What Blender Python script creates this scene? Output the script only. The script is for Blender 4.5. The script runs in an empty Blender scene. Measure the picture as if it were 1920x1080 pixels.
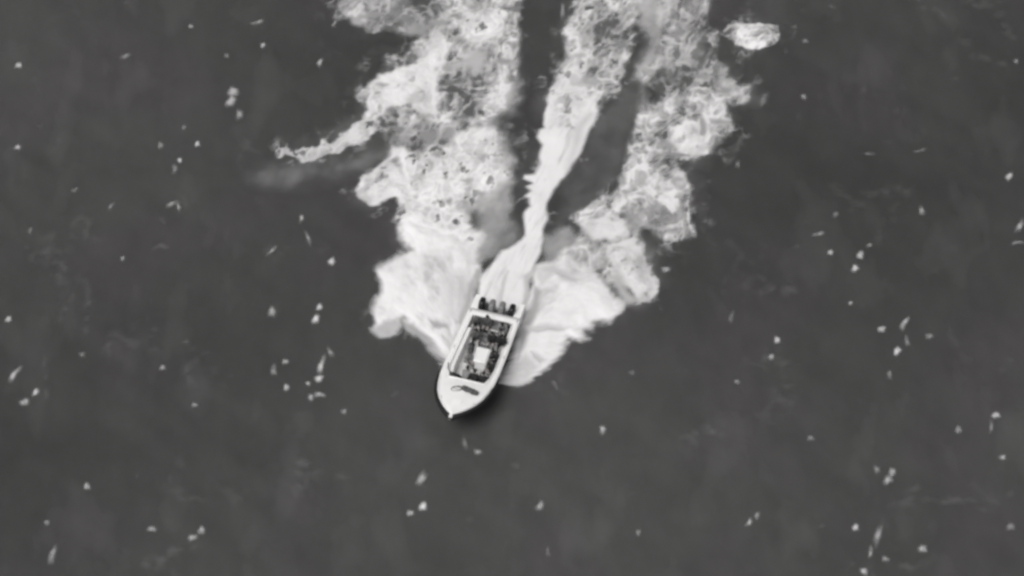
import bpy, bmesh, math, random
import numpy as np
from mathutils import Vector, Matrix

random.seed(7)
RNG = np.random.RandomState(11)
R = math.radians
scene = bpy.context.scene
COL = scene.collection

# ------------------------------------------------------------------ camera
DEP = R(50.0)            # looking down at the sea
DIST = 260.0
HALF = 31.0              # half the width of sea in view, metres
cam_d = bpy.data.cameras.new('camera')
cam = bpy.data.objects.new('camera', cam_d)
COL.objects.link(cam)
CAM = Vector((0, -DIST * math.cos(DEP), DIST * math.sin(DEP)))
cam.location = CAM
cam.rotation_euler = (math.pi / 2 - DEP, 0, 0)
cam_d.sensor_width = 36.0
cam_d.lens = 18.0 * DIST / HALF
cam_d.clip_start = 1.0
cam_d.clip_end = 12000.0
scene.camera = cam

# ------------------------------------------------------------------ sky
SUN_EL, SUN_AZ = R(60), R(-140)       # azimuth from +Y, negative = to the left
world = bpy.data.worlds.new('World')
scene.world = world
world.use_nodes = True
wn = world.node_tree
for n in list(wn.nodes):
    wn.nodes.remove(n)
w_out = wn.nodes.new('ShaderNodeOutputWorld')
w_bg = wn.nodes.new('ShaderNodeBackground')
w_bw = wn.nodes.new('ShaderNodeRGBToBW')      # the sensor is monochrome
w_sky = wn.nodes.new('ShaderNodeTexSky')
w_sky.sky_type = 'NISHITA'
w_sky.sun_disc = False
w_sky.sun_elevation = SUN_EL
w_sky.sun_rotation = SUN_AZ
w_sky.dust_density = 3.0
w_bg.inputs['Strength'].default_value = 0.11
wn.links.new(w_sky.outputs[0], w_bw.inputs[0])
wn.links.new(w_bw.outputs[0], w_bg.inputs['Color'])
wn.links.new(w_bg.outputs[0], w_out.inputs['Surface'])

# ------------------------------------------------------------------ sun
sun_d = bpy.data.lights.new('sun', 'SUN')
sun_d.energy = 1.5
sun_d.angle = R(34)
sun_d.color = (1.0, 0.985, 0.98)
sun = bpy.data.objects.new('sun', sun_d)
COL.objects.link(sun)
sdir = Vector((math.sin(SUN_AZ) * math.cos(SUN_EL), math.cos(SUN_AZ) * math.cos(SUN_EL), math.sin(SUN_EL)))
sun.rotation_euler = sdir.to_track_quat('Z', 'Y').to_euler()
sun.location = (0, 0, 60)

vs = scene.view_settings
vs.view_transform = 'Standard'
vs.look = 'None'
vs.gamma = 1.0
vs.use_curve_mapping = False
vs.exposure = 0.16
scene.render.engine = 'CYCLES'
scene.cycles.use_denoising = True
scene.cycles.filter_width = 3.0       # soft, compressed video
scene.cycles.max_bounces = 6
scene.cycles.transparent_max_bounces = 12

# ------------------------------------------------------------------ helpers
FPX = 960.0 * DIST / HALF            # focal length in photo pixels (1920 wide)
RT, UP, FW = Vector((1, 0, 0)), Vector((0, math.sin(DEP), math.cos(DEP))), Vector((0, math.cos(DEP), -math.sin(DEP)))


def at(px, py, z=0.0):
    """point on the horizontal plane z that the survey pixel (1920x1080) shows"""
    d = FW * FPX + RT * (px - 960.0) - UP * (py - 540.0)
    t = (z - CAM.z) / d.z
    return CAM + d * t


def tag(o, label=None, cat=None, group=None, kind=None):
    if label: o['label'] = label
    if cat: o['category'] = cat
    if group: o['group'] = group
    if kind: o['kind'] = kind
    return o


def link(name, mesh, mat=None, parent=None):
    o = bpy.data.objects.new(name, mesh)
    COL.objects.link(o)
    if mat is not None:
        mesh.materials.append(mat)
    if parent is not None:
        o.parent = parent
    return o


def smoothshade(me, angle=None):
    me.polygons.foreach_set('use_smooth', [True] * len(me.polygons))
    if angle is not None:
        me.set_sharp_from_angle(angle=R(angle))


def from_bm(name, bm, mat=None, parent=None, smooth=35):
    bmesh.ops.recalc_face_normals(bm, faces=bm.faces[:])
    me = bpy.data.meshes.new(name)
    bm.to_mesh(me)
    bm.free()
    if smooth:
        smoothshade(me, smooth)
    return link(name, me, mat, parent)


# noise ---------------------------------------------------------------
PERM = RNG.permutation(256)
PERM = np.concatenate([PERM, PERM])
ANG = RNG.rand(256) * 2 * np.pi
GX, GY = np.cos(ANG), np.sin(ANG)


def perlin(x, y, seed=0):
    x = x + seed * 17.31; y = y - seed * 9.77
    xi = np.floor(x).astype(np.int64); yi = np.floor(y).astype(np.int64)
    xf = x - xi; yf = y - yi
    u = xf ** 3 * (xf * (xf * 6 - 15) + 10); v = yf ** 3 * (yf * (yf * 6 - 15) + 10)

    def g(ix, iy, fx, fy):
        h = PERM[(PERM[ix & 255] + iy) & 255]
        return GX[h] * fx + GY[h] * fy
    a = g(xi, yi, xf, yf); b = g(xi + 1, yi, xf - 1, yf)
    c = g(xi, yi + 1, xf, yf - 1); d = g(xi + 1, yi + 1, xf - 1, yf - 1)
    return ((a + (b - a) * u) * (1 - v) + (c + (d - c) * u) * v) * 1.5


def fbm(x, y, sc, octv=4, seed=0, gain=0.5):
    s = 0; amp = 1; tot = 0; f = 1.0 / sc
    for k in range(octv):
        s = s + amp * perlin(x * f, y * f, seed + k * 3)
        tot += amp; amp *= gain; f *= 2.03
    return s / tot


JX, JY = RNG.rand(256), RNG.rand(256)


def worley(x, y, sc, seed=0):
    x = x / sc + seed * 5.3; y = y / sc + seed * 3.1
    xi = np.floor(x).astype(np.int64); yi = np.floor(y).astype(np.int64)
    f1 = np.full(x.shape, 9.0); f2 = np.full(x.shape, 9.0)
    for a in (-1, 0, 1):
        for b in (-1, 0, 1):
            h = PERM[(PERM[(xi + a) & 255] + yi + b) & 255]
            d = np.hypot(xi + a + JX[h] - x, yi + b + JY[h] - y)
            f2 = np.where(d < f1, f1, np.minimum(f2, d))
            f1 = np.minimum(f1, d)
    return f1, f2


def sstep(a, b, x):
    t = np.clip((x - a) / (b - a), 0, 1)
    return t * t * (3 - 2 * t)


def sdist(px, py, poly):
    """signed distance to a polygon, positive inside"""
    n = len(poly)
    dmin = np.full(px.shape, 1e9); ins = np.zeros(px.shape, bool)
    for i in range(n):
        x1, y1 = poly[i]; x2, y2 = poly[(i + 1) % n]
        ex, ey = x2 - x1, y2 - y1
        L2 = ex * ex + ey * ey + 1e-12
        t = np.clip(((px - x1) * ex + (py - y1) * ey) / L2, 0, 1)
        dmin = np.minimum(dmin, (px - x1 - t * ex) ** 2 + (py - y1 - t * ey) ** 2)
        if y1 != y2:
            c = ((y1 > py) != (y2 > py)) & (px < (x2 - x1) * (py - y1) / (y2 - y1) + x1)
            ins ^= c
    d = np.sqrt(dmin)
    return np.where(ins, d, -d)


# the chop on the sea
WV = []
for k in range(16):
    lam = 1.3 * (1.17 ** k)
    th = R(25) + RNG.randn() * 0.8
    WV.append((2 * np.pi / lam * np.cos(th), 2 * np.pi / lam * np.sin(th), RNG.rand() * 6.283, 0.0046 * lam ** 0.85))


def sea_z(x, y):
    m = 0.75 + 0.5 * perlin(x / 14.0, y / 14.0, 5)
    z = 0
    for kx, ky, ph, a in WV:
        z = z + a * np.sin(kx * x + ky * y + ph)
    fade = np.clip(1.0 - (np.hypot(x, y) - 90.0) / 80.0, 0, 1)
    return z * m * fade


# ------------------------------------------------------------------ materials
def new_mat(name):
    m = bpy.data.materials.new(name)
    m.use_nodes = True
    nt = m.node_tree
    return m, nt, nt.nodes['Principled BSDF'], nt.nodes['Material Output']


def painted(name, col, rough=0.5, var=0.08, scale=6.0, metal=0.0, bump=0.0):
    """plain surface with uneven, slightly dirty colour"""
    m, nt, p, out = new_mat(name)
    tc = nt.nodes.new('ShaderNodeTexCoord')
    nz = nt.nodes.new('ShaderNodeTexNoise')
    nz.inputs['Scale'].default_value = scale
    nz.inputs['Detail'].default_value = 6
    mr = nt.nodes.new('ShaderNodeMapRange')
    mr.inputs[1].default_value = 0.3; mr.inputs[2].default_value = 0.7
    mr.inputs[3].default_value = 1 - var; mr.inputs[4].default_value = 1 + var * 0.6
    mx = nt.nodes.new('ShaderNodeVectorMath'); mx.operation = 'SCALE'
    mx.inputs[0].default_value = (col, col * 0.99, col * 0.985) if not isinstance(col, tuple) else col
    nt.links.new(tc.outputs['Object'], nz.inputs['Vector'])
    nt.links.new(nz.outputs['Fac'], mr.inputs[0])
    nt.links.new(mr.outputs[0], mx.inputs['Scale'])
    nt.links.new(mx.outputs[0], p.inputs['Base Color'])
    p.inputs['Roughness'].default_value = rough
    p.inputs['Metallic'].default_value = metal
    if bump:
        b = nt.nodes.new('ShaderNodeBump'); b.inputs['Strength'].default_value = bump
        b.inputs['Distance'].default_value = 0.01
        nt.links.new(nz.outputs['Fac'], b.inputs['Height'])
        nt.links.new(b.outputs[0], p.inputs['Normal'])
    return m


M = {
    'gelcoat': painted('white_gelcoat', 0.90, 0.32, 0.05, 1.5),
    'liner': painted('cockpit_liner', 0.78, 0.5, 0.12, 2.0),
    'floor': painted('cockpit_floor', 0.58, 0.7, 0.25, 2.2),
    'hull': painted('dark_hull', 0.018, 0.35, 0.2, 2.0),
    'rubber': painted('black_rubber', 0.010, 0.6, 0.2, 5.0),
    'black': painted('black_cowling', 0.006, 0.4, 0.15, 5.0),
    'grey': painted('grey_cowling', 0.20, 0.4, 0.15, 5.0),
    'metal': painted('steel', 0.45, 0.3, 0.1, 5.0, metal=1.0),
    'cushion': painted('grey_cushion', 0.20, 0.8, 0.2, 5.0, bump=0.2),
    'darkcloth': painted('dark_cloth', 0.020, 0.85, 0.3, 7.0, bump=0.3),
    'greycloth': painted('grey_cloth', 0.26, 0.85, 0.25, 7.0, bump=0.3),
    'midcloth': painted('mid_cloth', 0.09, 0.85, 0.25, 7.0, bump=0.3),
    'blackcloth': painted('black_cloth', 0.008, 0.85, 0.25, 7.0, bump=0.3),
    'trouser': painted('trouser_cloth', 0.045, 0.85, 0.25, 7.0, bump=0.3),
    'skin': painted('skin', (0.30, 0.27, 0.26), 0.55, 0.1, 9.0),
    'hair': painted('hair', 0.012, 0.6, 0.2, 20.0),
    'shoe': painted('shoe', 0.02, 0.6, 0.2, 9.0),
    'rope': painted('dark_rope', 0.10, 0.9, 0.35, 30.0, bump=0.4),
}
m, nt, p, out = new_mat('smoked_acrylic')
p.inputs['Base Color'].default_value = (0.05, 0.05, 0.05, 1)
p.inputs['Roughness'].default_value = 0.08
p.inputs['Alpha'].default_value = 0.55
M['acrylic'] = m

OFFX = 0.0
# sea water: dark, faintly mottled
m, nt, p, out = new_mat('sea_water')
geo = nt.nodes.new('ShaderNodeNewGeometry')
def wnoise(sc, det, vec_scale=(1, 1, 1), rough=0.55):
    mp = nt.nodes.new('ShaderNodeMapping'); mp.inputs['Scale'].default_value = vec_scale
    nz = nt.nodes.new('ShaderNodeTexNoise'); nz.inputs['Scale'].default_value = sc
    nz.inputs['Detail'].default_value = det; nz.inputs['Roughness'].default_value = rough
    nt.links.new(geo.outputs['Position'], mp.inputs[0]); nt.links.new(mp.outputs[0], nz.inputs['Vector'])
    return nz
n_big = wnoise(0.022, 2)
n_big.inputs['Vector'].links[0].from_node.inputs['Location'].default_value = (OFFX, 0, 0)
n_mid = wnoise(0.35, 6, (1.2, 0.8, 1), 0.65)
n_hue = wnoise(0.10, 2, (1, 1, 1))
def mrange(src, a, b, c, d):
    r_ = nt.nodes.new('ShaderNodeMapRange')
    for i, v in enumerate((a, b, c, d)): r_.inputs[i + 1].default_value = v
    nt.links.new(src, r_.inputs[0]); return r_.outputs[0]
mul = nt.nodes.new('ShaderNodeMath'); mul.operation = 'MULTIPLY'
nt.links.new(mrange(n_big.outputs['Fac'], 0.3, 0.7, 0.74, 1.28), mul.inputs[0])
nt.links.new(mrange(n_mid.outputs['Fac'], 0.3, 0.7, 0.90, 1.10), mul.inputs[1])
hue = nt.nodes.new('ShaderNodeMix'); hue.data_type = 'RGBA'
WATER = 0.057
hue.inputs[6].default_value = (WATER * 0.995, WATER * 1.01, WATER * 0.985, 1)
hue.inputs[7].default_value = (WATER * 1.03, WATER * 0.985, WATER * 0.99, 1)
nt.links.new(mrange(n_hue.outputs['Fac'], 0.45, 0.6, 0, 1), hue.inputs[0])
vm = nt.nodes.new('ShaderNodeVectorMath'); vm.operation = 'SCALE'
nt.links.new(hue.outputs[2], vm.inputs[0]); nt.links.new(mul.outputs[0], vm.inputs['Scale'])
nt.links.new(vm.outputs[0], p.inputs['Base Color'])
p.inputs['Roughness'].default_value = 0.38
p.inputs['IOR'].default_value = 1.33
n_rip = wnoise(1.5, 5, (1, 0.7, 1), 0.62)
bp = nt.nodes.new('ShaderNodeBump'); bp.inputs['Strength'].default_value = 0.42; bp.inputs['Distance'].default_value = 0.06
nt.links.new(n_rip.outputs['Fac'], bp.inputs['Height']); nt.links.new(bp.outputs[0], p.inputs['Normal'])
M['water'] = m

# foam: coverage stored per vertex, thin foam lets the water through
m, nt, p, out = new_mat('sea_foam')
p.inputs['Base Color'].default_value = (0.83, 0.82, 0.82, 1)
p.inputs['Roughness'].default_value = 0.85
p.inputs['Specular IOR Level'].default_value = 0.2
atn = nt.nodes.new('ShaderNodeAttribute'); atn.attribute_name = 'cover'
tr = nt.nodes.new('ShaderNodeBsdfTransparent'); mix = nt.nodes.new('ShaderNodeMixShader')
geo = nt.nodes.new('ShaderNodeNewGeometry')
n_f = wnoise(3.2, 5, (1, 1, 1), 0.65)
bp = nt.nodes.new('ShaderNodeBump'); bp.inputs['Strength'].default_value = 0.22; bp.inputs['Distance'].default_value = 0.05
nt.links.new(n_f.outputs['Fac'], bp.inputs['Height']); nt.links.new(bp.outputs[0], p.inputs['Normal'])
nt.links.new(atn.outputs['Fac'], mix.inputs[0]); nt.links.new(tr.outputs[0], mix.inputs[1])
nt.links.new(p.outputs[0], mix.inputs[2]); nt.links.new(mix.outputs[0], out.inputs['Surface'])
M['foam'] = m

# ------------------------------------------------------------------ the sea
fine = np.arange(-48, 48.01, 0.2)
grow = 48 + np.cumsum(0.2 * 1.16 ** np.arange(1, 58))
axis = np.concatenate([-grow[::-1], fine, grow])
ax, ay = np.meshgrid(axis, axis + 2.0)
az = sea_z(ax, ay)


def grid_mesh(name, X, Y, Z, keep=None, cover=None):
    ny, nx = X.shape
    idx = np.arange(nx * ny).reshape(ny, nx)
    q = np.stack([idx[:-1, :-1], idx[:-1, 1:], idx[1:, 1:], idx[1:, :-1]], -1).reshape(-1, 4)
    if keep is not None:
        q = q[keep.reshape(-1)]
    used = np.unique(q)
    remap = np.full(nx * ny, -1, np.int64); remap[used] = np.arange(len(used))
    q = remap[q]
    co = np.stack([X.ravel()[used], Y.ravel()[used], Z.ravel()[used]], -1)
    me = bpy.data.meshes.new(name)
    me.vertices.add(len(co)); me.vertices.foreach_set('co', co.astype(np.float32).ravel())
    me.loops.add(q.size); me.loops.foreach_set('vertex_index', q.astype(np.int32).ravel())
    me.polygons.add(len(q))
    me.polygons.foreach_set('loop_start', np.arange(0, q.size, 4, dtype=np.int32))
    me.polygons.foreach_set('loop_total', np.full(len(q), 4, np.int32))
    me.polygons.foreach_set('use_smooth', np.ones(len(q), bool))
    me.update(calc_edges=True)
    if cover is not None:
        a = me.attributes.new('cover', 'FLOAT', 'POINT')
        a.data.foreach_set('value', cover.ravel()[used].astype(np.float32))
    return me


sea = link('sea', grid_mesh('sea', ax, ay, az), M['water'])
tag(sea, 'dark grey open sea with a light chop', 'sea', kind='structure')

# ------------------------------------------------------------------ wake foam
# outlines as surveyed in photo pixels, put down on the water in metres.
# (owner, texture, cover, edge softness m, relief m, outline)
LAY = [
    # thin veils first
    ('sw', 'veil', .17, 2.2, .00, [(475, 328), (490, 305), (560, 292), (650, 285), (730, 268), (745, 292), (690, 325), (620, 345), (550, 350), (490, 350)]),
    ('streak', 'veil', .20, 1.8, .00, [(475, 326), (500, 308), (545, 298), (600, 300), (600, 325), (545, 338), (490, 340)]),
    ('sw', 'veil', .34, .8, .00, [(885, 395), (930, 330), (955, 320), (965, 400), (990, 425), (985, 470), (900, 500), (860, 460)]),
    ('sw', 'veil', .26, .9, .00, [(900, 250), (955, 230), (962, 330), (950, 410), (900, 420)]),
    ('sw', 'veil', .28, .9, .00, [(900, -300), (985, -300), (975, 60), (968, 130), (975, 215), (920, 260), (880, 120)]),
    ('wash', 'veil', .30, .8, .00, [(1010, 440), (1070, 425), (1100, 450), (1080, 490), (1010, 520)]),
    ('pw', 'veil', .08, 1.2, .00, [(1150, 150), (1215, 120), (1200, 240), (1170, 340), (1120, 400), (1030, 430), (1070, 330), (1120, 220)]),
    ('pw', 'veil', .45, .9, .00, [(1190, -300), (1330, -300), (1325, 20), (1345, 70), (1330, 130), (1220, 150), (1215, 250), (1200, 300), (1180, 310), (1195, 180)]),
    ('sw', 'veil', .38, .7, .00, [(640, -300), (850, -300), (850, 40), (800, 75), (720, 62), (690, 62), (640, 25)]),
    ('sw', 'churn', .58, .9, .06, [(720, 235), (790, 215), (880, 220), (940, 210), (945, 260), (880, 275), (760, 290), (725, 270)]),
    ('sw', 'veil', .50, .9, .04, [(880, 240), (940, 225), (952, 300), (945, 360), (905, 400), (870, 390)]),
    ('sw', 'veil', .45, .9, .04, [(920, -60), (982, -60), (975, 90), (962, 150), (955, 220), (905, 240), (915, 100)]),
    # starboard arm
    ('sw', 'lace', .62, .30, .06, [(640, -300), (860, -300), (850, 20), (800, 50), (775, 40), (735, 25), (700, 22), (680, 25), (650, 26), (640, 12)]),
    ('sw', 'lace', .50, .30, .05, [(680, 35), (720, 30), (770, 40), (765, 58), (722, 57), (690, 62)]),
    ('sw', 'churn', .80, .35, .14, [(664, 184), (682, 168), (700, 148), (716, 125), (720, 104), (738, 106), (755, 112), (768, 92), (778, 78), (805, 64), (815, 45), (828, 20), (850, 10), (850, -300), (985, -300), (975, 10), (978, 40), (968, 60), (972, 90), (962, 118), (952, 150), (948, 180), (950, 205), (912, 228), (880, 240), (830, 225), (780, 228), (745, 245), (712, 250), (690, 232), (700, 205)]),
    ('sw', 'white', .95, .45, .18, [(712, 140), (740, 135), (775, 115), (800, 85), (835, 70), (845, 100), (820, 130), (825, 160), (815, 210), (770, 205), (705, 205), (690, 190)]),
    ('sw', 'dim', .55, .8, .1, [(865, 112), (885, 88), (915, 95), (915, 125), (895, 135), (868, 130)]),
    ('sw', 'dots', .90, .5, .16, [(870, 40), (880, 28), (930, 28), (945, 55), (940, 70), (900, 80), (875, 72)]),
    ('streak', 'dots', .74, .22, .10, [(518, 296), (521, 282), (535, 275), (552, 280), (568, 272), (580, 278), (606, 264), (622, 268), (650, 250), (690, 228), (715, 225), (720, 243), (690, 258), (655, 272), (640, 284), (600, 288), (585, 300), (565, 304), (550, 296), (538, 287), (528, 297)]),
    ('sw', 'dots', .95, .55, .18, [(745, 428), (752, 405), (762, 375), (745, 335), (730, 300), (726, 282), (735, 268), (775, 285), (815, 272), (845, 268), (880, 246), (925, 240), (935, 260), (930, 300), (940, 330), (925, 352), (890, 378), (885, 410), (905, 440), (880, 465), (830, 480), (780, 470), (765, 458)]),
    ('sw', 'white', .90, .35, .30, [(662, 343), (672, 330), (700, 311), (737, 295), (765, 320), (775, 365), (765, 392), (735, 372), (705, 385), (683, 372)]),
    # starboard bow spray
    ('ss', 'smooth', .97, .50, .30, [(842, 690), (833, 672), (812, 652), (795, 634), (765, 614), (753, 598), (745, 612), (728, 626), (712, 628), (697, 616), (695, 600), (702, 575), (712, 548), (713, 536), (704, 522), (703, 511), (720, 498), (745, 482), (770, 466), (765, 448), (745, 425), (760, 405), (800, 420), (860, 435), (895, 470), (905, 495), (893, 540), (880, 580), (862, 640)]),
    ('ss', 'dim', .58, .35, .30, [(697, 616), (720, 600), (745, 596), (752, 606), (728, 628), (712, 630)]),
    ('ss', 'dim', .45, .35, .20, [(752, 604), (775, 606), (800, 630), (828, 668), (838, 690), (820, 672), (792, 640), (765, 618)]),
    ('ss', 'dim', .40, .6, .25, [(808, 604), (822, 604), (845, 612), (843, 619), (815, 617)]),
    ('ss', 'dim', .74, 1.3, .3, [(835, 505), (880, 510), (892, 540), (870, 600), (840, 600), (835, 550)]),
    ('ss', 'dim', .50, .25, .2, [(900, 505), (890, 505), (873, 560), (858, 605), (866, 615), (880, 580)]),
    # port arm
    ('pw', 'lace', .62, .30, .07, [(1225, 118), (1232, 70), (1245, 0), (1235, -300), (1340, -300), (1325, 10), (1335, 45), (1350, 60), (1340, 105), (1345, 130), (1300, 140), (1260, 150), (1225, 150), (1212, 135)]),
    ('pw', 'white', .70, .5, .08, [(1222, 38), (1235, 8), (1250, 5), (1248, 28), (1235, 50), (1215, 48)]),
    ('pw', 'churn', .62, .5, .10, [(1212, 160), (1215, 125), (1235, 112), (1290, 125), (1330, 120), (1345, 112), (1365, 135), (1388, 150), (1409, 168), (1405, 184), (1390, 194), (1368, 190), (1330, 185), (1270, 180), (1225, 180)]),
    ('pw', 'churn', .80, .45, .16, [(1195, 232), (1215, 190), (1255, 170), (1300, 145), (1325, 150), (1345, 172), (1362, 192), (1362, 215), (1376, 235), (1372, 250), (1345, 270), (1341, 290), (1325, 297), (1290, 294), (1255, 290), (1200, 292), (1180, 285), (1178, 262)]),
    ('pw', 'white', .93, .35, .20, [(1255, 240), (1290, 228), (1308, 235), (1318, 262), (1336, 288), (1320, 294), (1288, 288), (1262, 268)]),
    ('pw', 'dim', .40, .15, .05, [(1312, 222), (1317, 228), (1318, 255), (1312, 252)]),
    ('pw', 'dim', .30, .16, .05, [(1245, 285), (1290, 291), (1270, 297), (1248, 293)]),
    ('pw', 'white', .72, .6, .12, [(1062, 480), (1098, 445), (1090, 425), (1080, 408), (1125, 380), (1160, 362), (1185, 330), (1200, 300), (1250, 305), (1280, 345), (1290, 400), (1290, 435), (1250, 436), (1204, 434), (1198, 446), (1210, 490), (1225, 530), (1190, 550), (1150, 530), (1080, 520)]),
    ('pw', 'churn', .80, .45, .16, [(1062, 480), (1098, 445), (1090, 425), (1074, 408), (1095, 388), (1125, 378), (1150, 372), (1165, 352), (1172, 335), (1168, 308), (1180, 292), (1205, 283), (1245, 290), (1262, 298), (1272, 318), (1285, 338), (1296, 352), (1298, 385), (1298, 408), (1305, 430), (1296, 450), (1275, 452), (1250, 442), (1222, 432), (1204, 434), (1198, 446), (1202, 475), (1195, 505), (1150, 530), (1080, 520)]),
    ('pw', 'white', .92, .22, .20, [(1222, 372), (1268, 360), (1272, 385), (1268, 412), (1255, 400), (1240, 382)]),
    ('pw', 'white', .85, .2, .1, [(1190, 325), (1200, 330), (1230, 365), (1222, 372), (1198, 342)]),
    ('pw', 'white', .85, .2, .1, [(1285, 372), (1292, 380), (1295, 410), (1302, 428), (1296, 432), (1284, 412)]),
    ('pw', 'white', .85, .45, .16, [(1090, 420), (1130, 405), (1165, 412), (1180, 440), (1150, 455), (1115, 450)]),
    ('pw', 'white', .82, .28, .22, [(1135, 455), (1190, 440), (1198, 455), (1205, 490), (1222, 515), (1239, 538), (1230, 550), (1210, 564), (1195, 560), (1180, 535), (1160, 510), (1140, 490)]),
    ('pw', 'dim', .52, .5, .1, [(1150, 518), (1165, 520), (1182, 545), (1200, 566), (1178, 575), (1160, 552)]),
    # port bow spray
    ('ps', 'smooth', .97, .45, .30, [(930, 722), (975, 719), (1000, 712), (1028, 692), (1052, 668), (1060, 648), (1068, 636), (1086, 640), (1096, 632), (1094, 618), (1110, 614), (1116, 605), (1145, 604), (1164, 592), (1170, 576), (1160, 556), (1143, 535), (1120, 515), (1085, 505), (1060, 470), (1035, 490), (1005, 500), (990, 545), (975, 600), (950, 670)]),
    ('ps', 'dim', .70, .4, .3, [(1005, 505), (1040, 500), (1090, 525), (1085, 535), (1040, 520), (1015, 540)]),
    ('ps', 'dim', .48, .35, .2, [(1003, 535), (1018, 545), (1005, 600), (985, 650), (966, 680), (975, 640), (988, 590)]),
    ('ps', 'dim', .70, .35, .3, [(980, 612), (1030, 608), (1075, 615), (1060, 622), (1000, 622)]),
    ('ps', 'dim', .68, .3, .3, [(994, 660), (1005, 662), (1022, 675), (1010, 684), (998, 672)]),
    ('ps', 'dim', .72, .5, .25, [(950, 700), (985, 660), (1010, 690), (990, 712), (955, 715)]),
    # propeller wash
    ('wash', 'trail', .95, .26, .10, [(1018, 215), (1036, 165), (1058, 125), (1100, 130), (1105, 170), (1120, 196), (1110, 240), (1088, 285), (1068, 312), (1048, 345), (1034, 380), (1025, 405), (1020, 430), (1012, 480), (1002, 505), (988, 550), (975, 585), (940, 580), (893, 560), (897, 515), (918, 490), (938, 470), (962, 458), (984, 440), (985, 412), (984, 398), (994, 390), (995, 376), (987, 370), (998, 360), (987, 350), (999, 344), (982, 335), (985, 328), (1004, 326), (1012, 308), (1011, 292), (1016, 272), (1004, 256), (1007, 243), (1019, 240)]),
    ('wash', 'churn', .80, .40, .12, [(1055, 112), (1062, 60), (1080, 0), (1100, -300), (1240, -300), (1192, 0), (1188, 50), (1192, 85), (1180, 112), (1166, 150), (1160, 182), (1118, 200), (1100, 170), (1075, 165), (1045, 150)]),
    ('wash', 'dots', .82, .6, .12, [(1030, 205), (1040, 155), (1058, 112), (1090, 105), (1105, 125), (1095, 165), (1100, 205), (1085, 240), (1030, 240)]),
    ('wash', 'dim', .66, .2, .1, [(950, 505), (956, 508), (946, 545), (941, 570), (935, 570), (942, 535)]),
    ('wash', 'dim', .66, .7, .08, [(1082, 240), (1092, 225), (1105, 210), (1112, 215), (1098, 250), (1075, 300), (1062, 318), (1070, 280)]),
    ('wash', 'dim', .60, .3, .05, [(985, 520), (1000, 512), (992, 560), (982, 600), (976, 580)]),
    # far foam patch on the port side
    ('patch', 'churn', .88, .18, .12, [(1346, 62), (1362, 46), (1400, 43), (1462, 44), (1466, 64), (1455, 80), (1422, 92), (1402, 86), (1368, 82), (1350, 74)]),
]
# gaps where dark water shows through the froth: (px, py, half width, half height, cover)
GAPS = [(801, 17, 6, 5, .4), (821, 44, 17, 8, .38), (775, 115, 10, 8, .25), (729, 118, 7, 6, .38), (718, 161, 10, 6, .38), (844, 128, 11, 8, .42),
        (914, 139, 8, 7, .35), (858, 157, 14, 6, .38), (960, 146, 9, 8, .25), (947, 113, 16, 5, .36), (918, 100, 7, 6, .36), (962, 15, 20, 6, .22), (975, 35, 8, 6, .2),
        (768, 213, 10, 5, .28), (705, 237, 6, 6, .3), (744, 243, 12, 6, .24), (781, 241, 12, 6, .24), (740, 259, 12, 6, .24), (762, 259, 6, 6, .34), (803, 256, 18, 15, .30),
        (840, 252, 10, 11, .36), (781, 289, 6, 9, .34), (744, 302, 6, 6, .34), (751, 311, 6, 5, .45), (823, 291, 7, 7, .42), (808, 311, 5, 8, .48), (831, 309, 5, 5, .5), (832, 335, 6, 5, .52),
        (877, 339, 12, 5, .48), (842, 381, 7, 6, .34), (781, 370, 5, 5, .5), (907, 296, 8, 10, .45), (790, 335, 5, 7, .55), (900, 362, 7, 6, .42), (860, 320, 5, 5, .55),
        (1162, 84, 12, 8, .25), (1147, 40, 6, 6, .36), (1130, 42, 8, 4, .45), (1074, 78, 6, 5, .4), (1088, 106, 10, 5, .5), (1110, 155, 14, 6, .45),
        (1244, 91, 5, 6, .28), (1316, 104, 6, 5, .28), (1309, 73, 6, 12, .32), (1273, 64, 18, 6, .28), (1256, 127, 7, 6, .4), (1225, 135, 7, 6, .42), (1313, 142, 16, 5, .34), (1342, 156, 6, 6, .28), (1358, 169, 12, 5, .34),
        (1318, 240, 4, 12, .38), (1349, 231, 14, 4, .4), (1251, 273, 14, 6, .38), (1229, 289, 6, 5, .4), (1256, 297, 12, 5, .28), (1273, 335, 10, 4, .45), (1287, 358, 9, 4, .34), (1274, 400, 4, 12, .42),
        (1158, 444, 7, 4, .5), (1165, 340, 6, 8, .4), (1185, 352, 6, 6, .5)]
for gx_, gy_, ga, gb, gl in GAPS:
    ph_ = (gx_ * 7 + gy_ * 3) % 6.28
    LAY.append(('sw', 'dim', gl, .30, .02, [(gx_ + ga * math.cos(t_) * (1 + .22 * math.sin(2 * t_ + ph_)), gy_ + gb * math.sin(t_) * (1 + .22 * math.cos(3 * t_ + ph_))) for t_ in [6.28318 * k_ / 12 for k_ in range(12)]]))
GRP = ['sw', 'pw', 'ss', 'ps', 'wash', 'streak', 'patch']
c0, c1 = at(430, 812), at(1510, 812)
t0 = at(960, -240)
STEP = 0.066
gx = np.arange(c0.x - 0.5, c1.x + 0.9, STEP)
gy = np.arange(c0.y, t0.y, STEP)
X, Y = np.meshgrid(gx, gy)
# ragged edges: warp the plan
WX = X + 0.17 * fbm(X, Y, 0.9, 3, 1) + 0.32 * fbm(X, Y, 3.0, 2, 2)
WY = Y + 0.17 * fbm(X, Y, 0.9, 3, 3) + 0.32 * fbm(X, Y, 3.0, 2, 4)
SX = X + 0.22 * fbm(X, Y, 2.6, 2, 7)
SY = Y + 0.22 * fbm(X, Y, 2.6, 2, 8)
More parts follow.
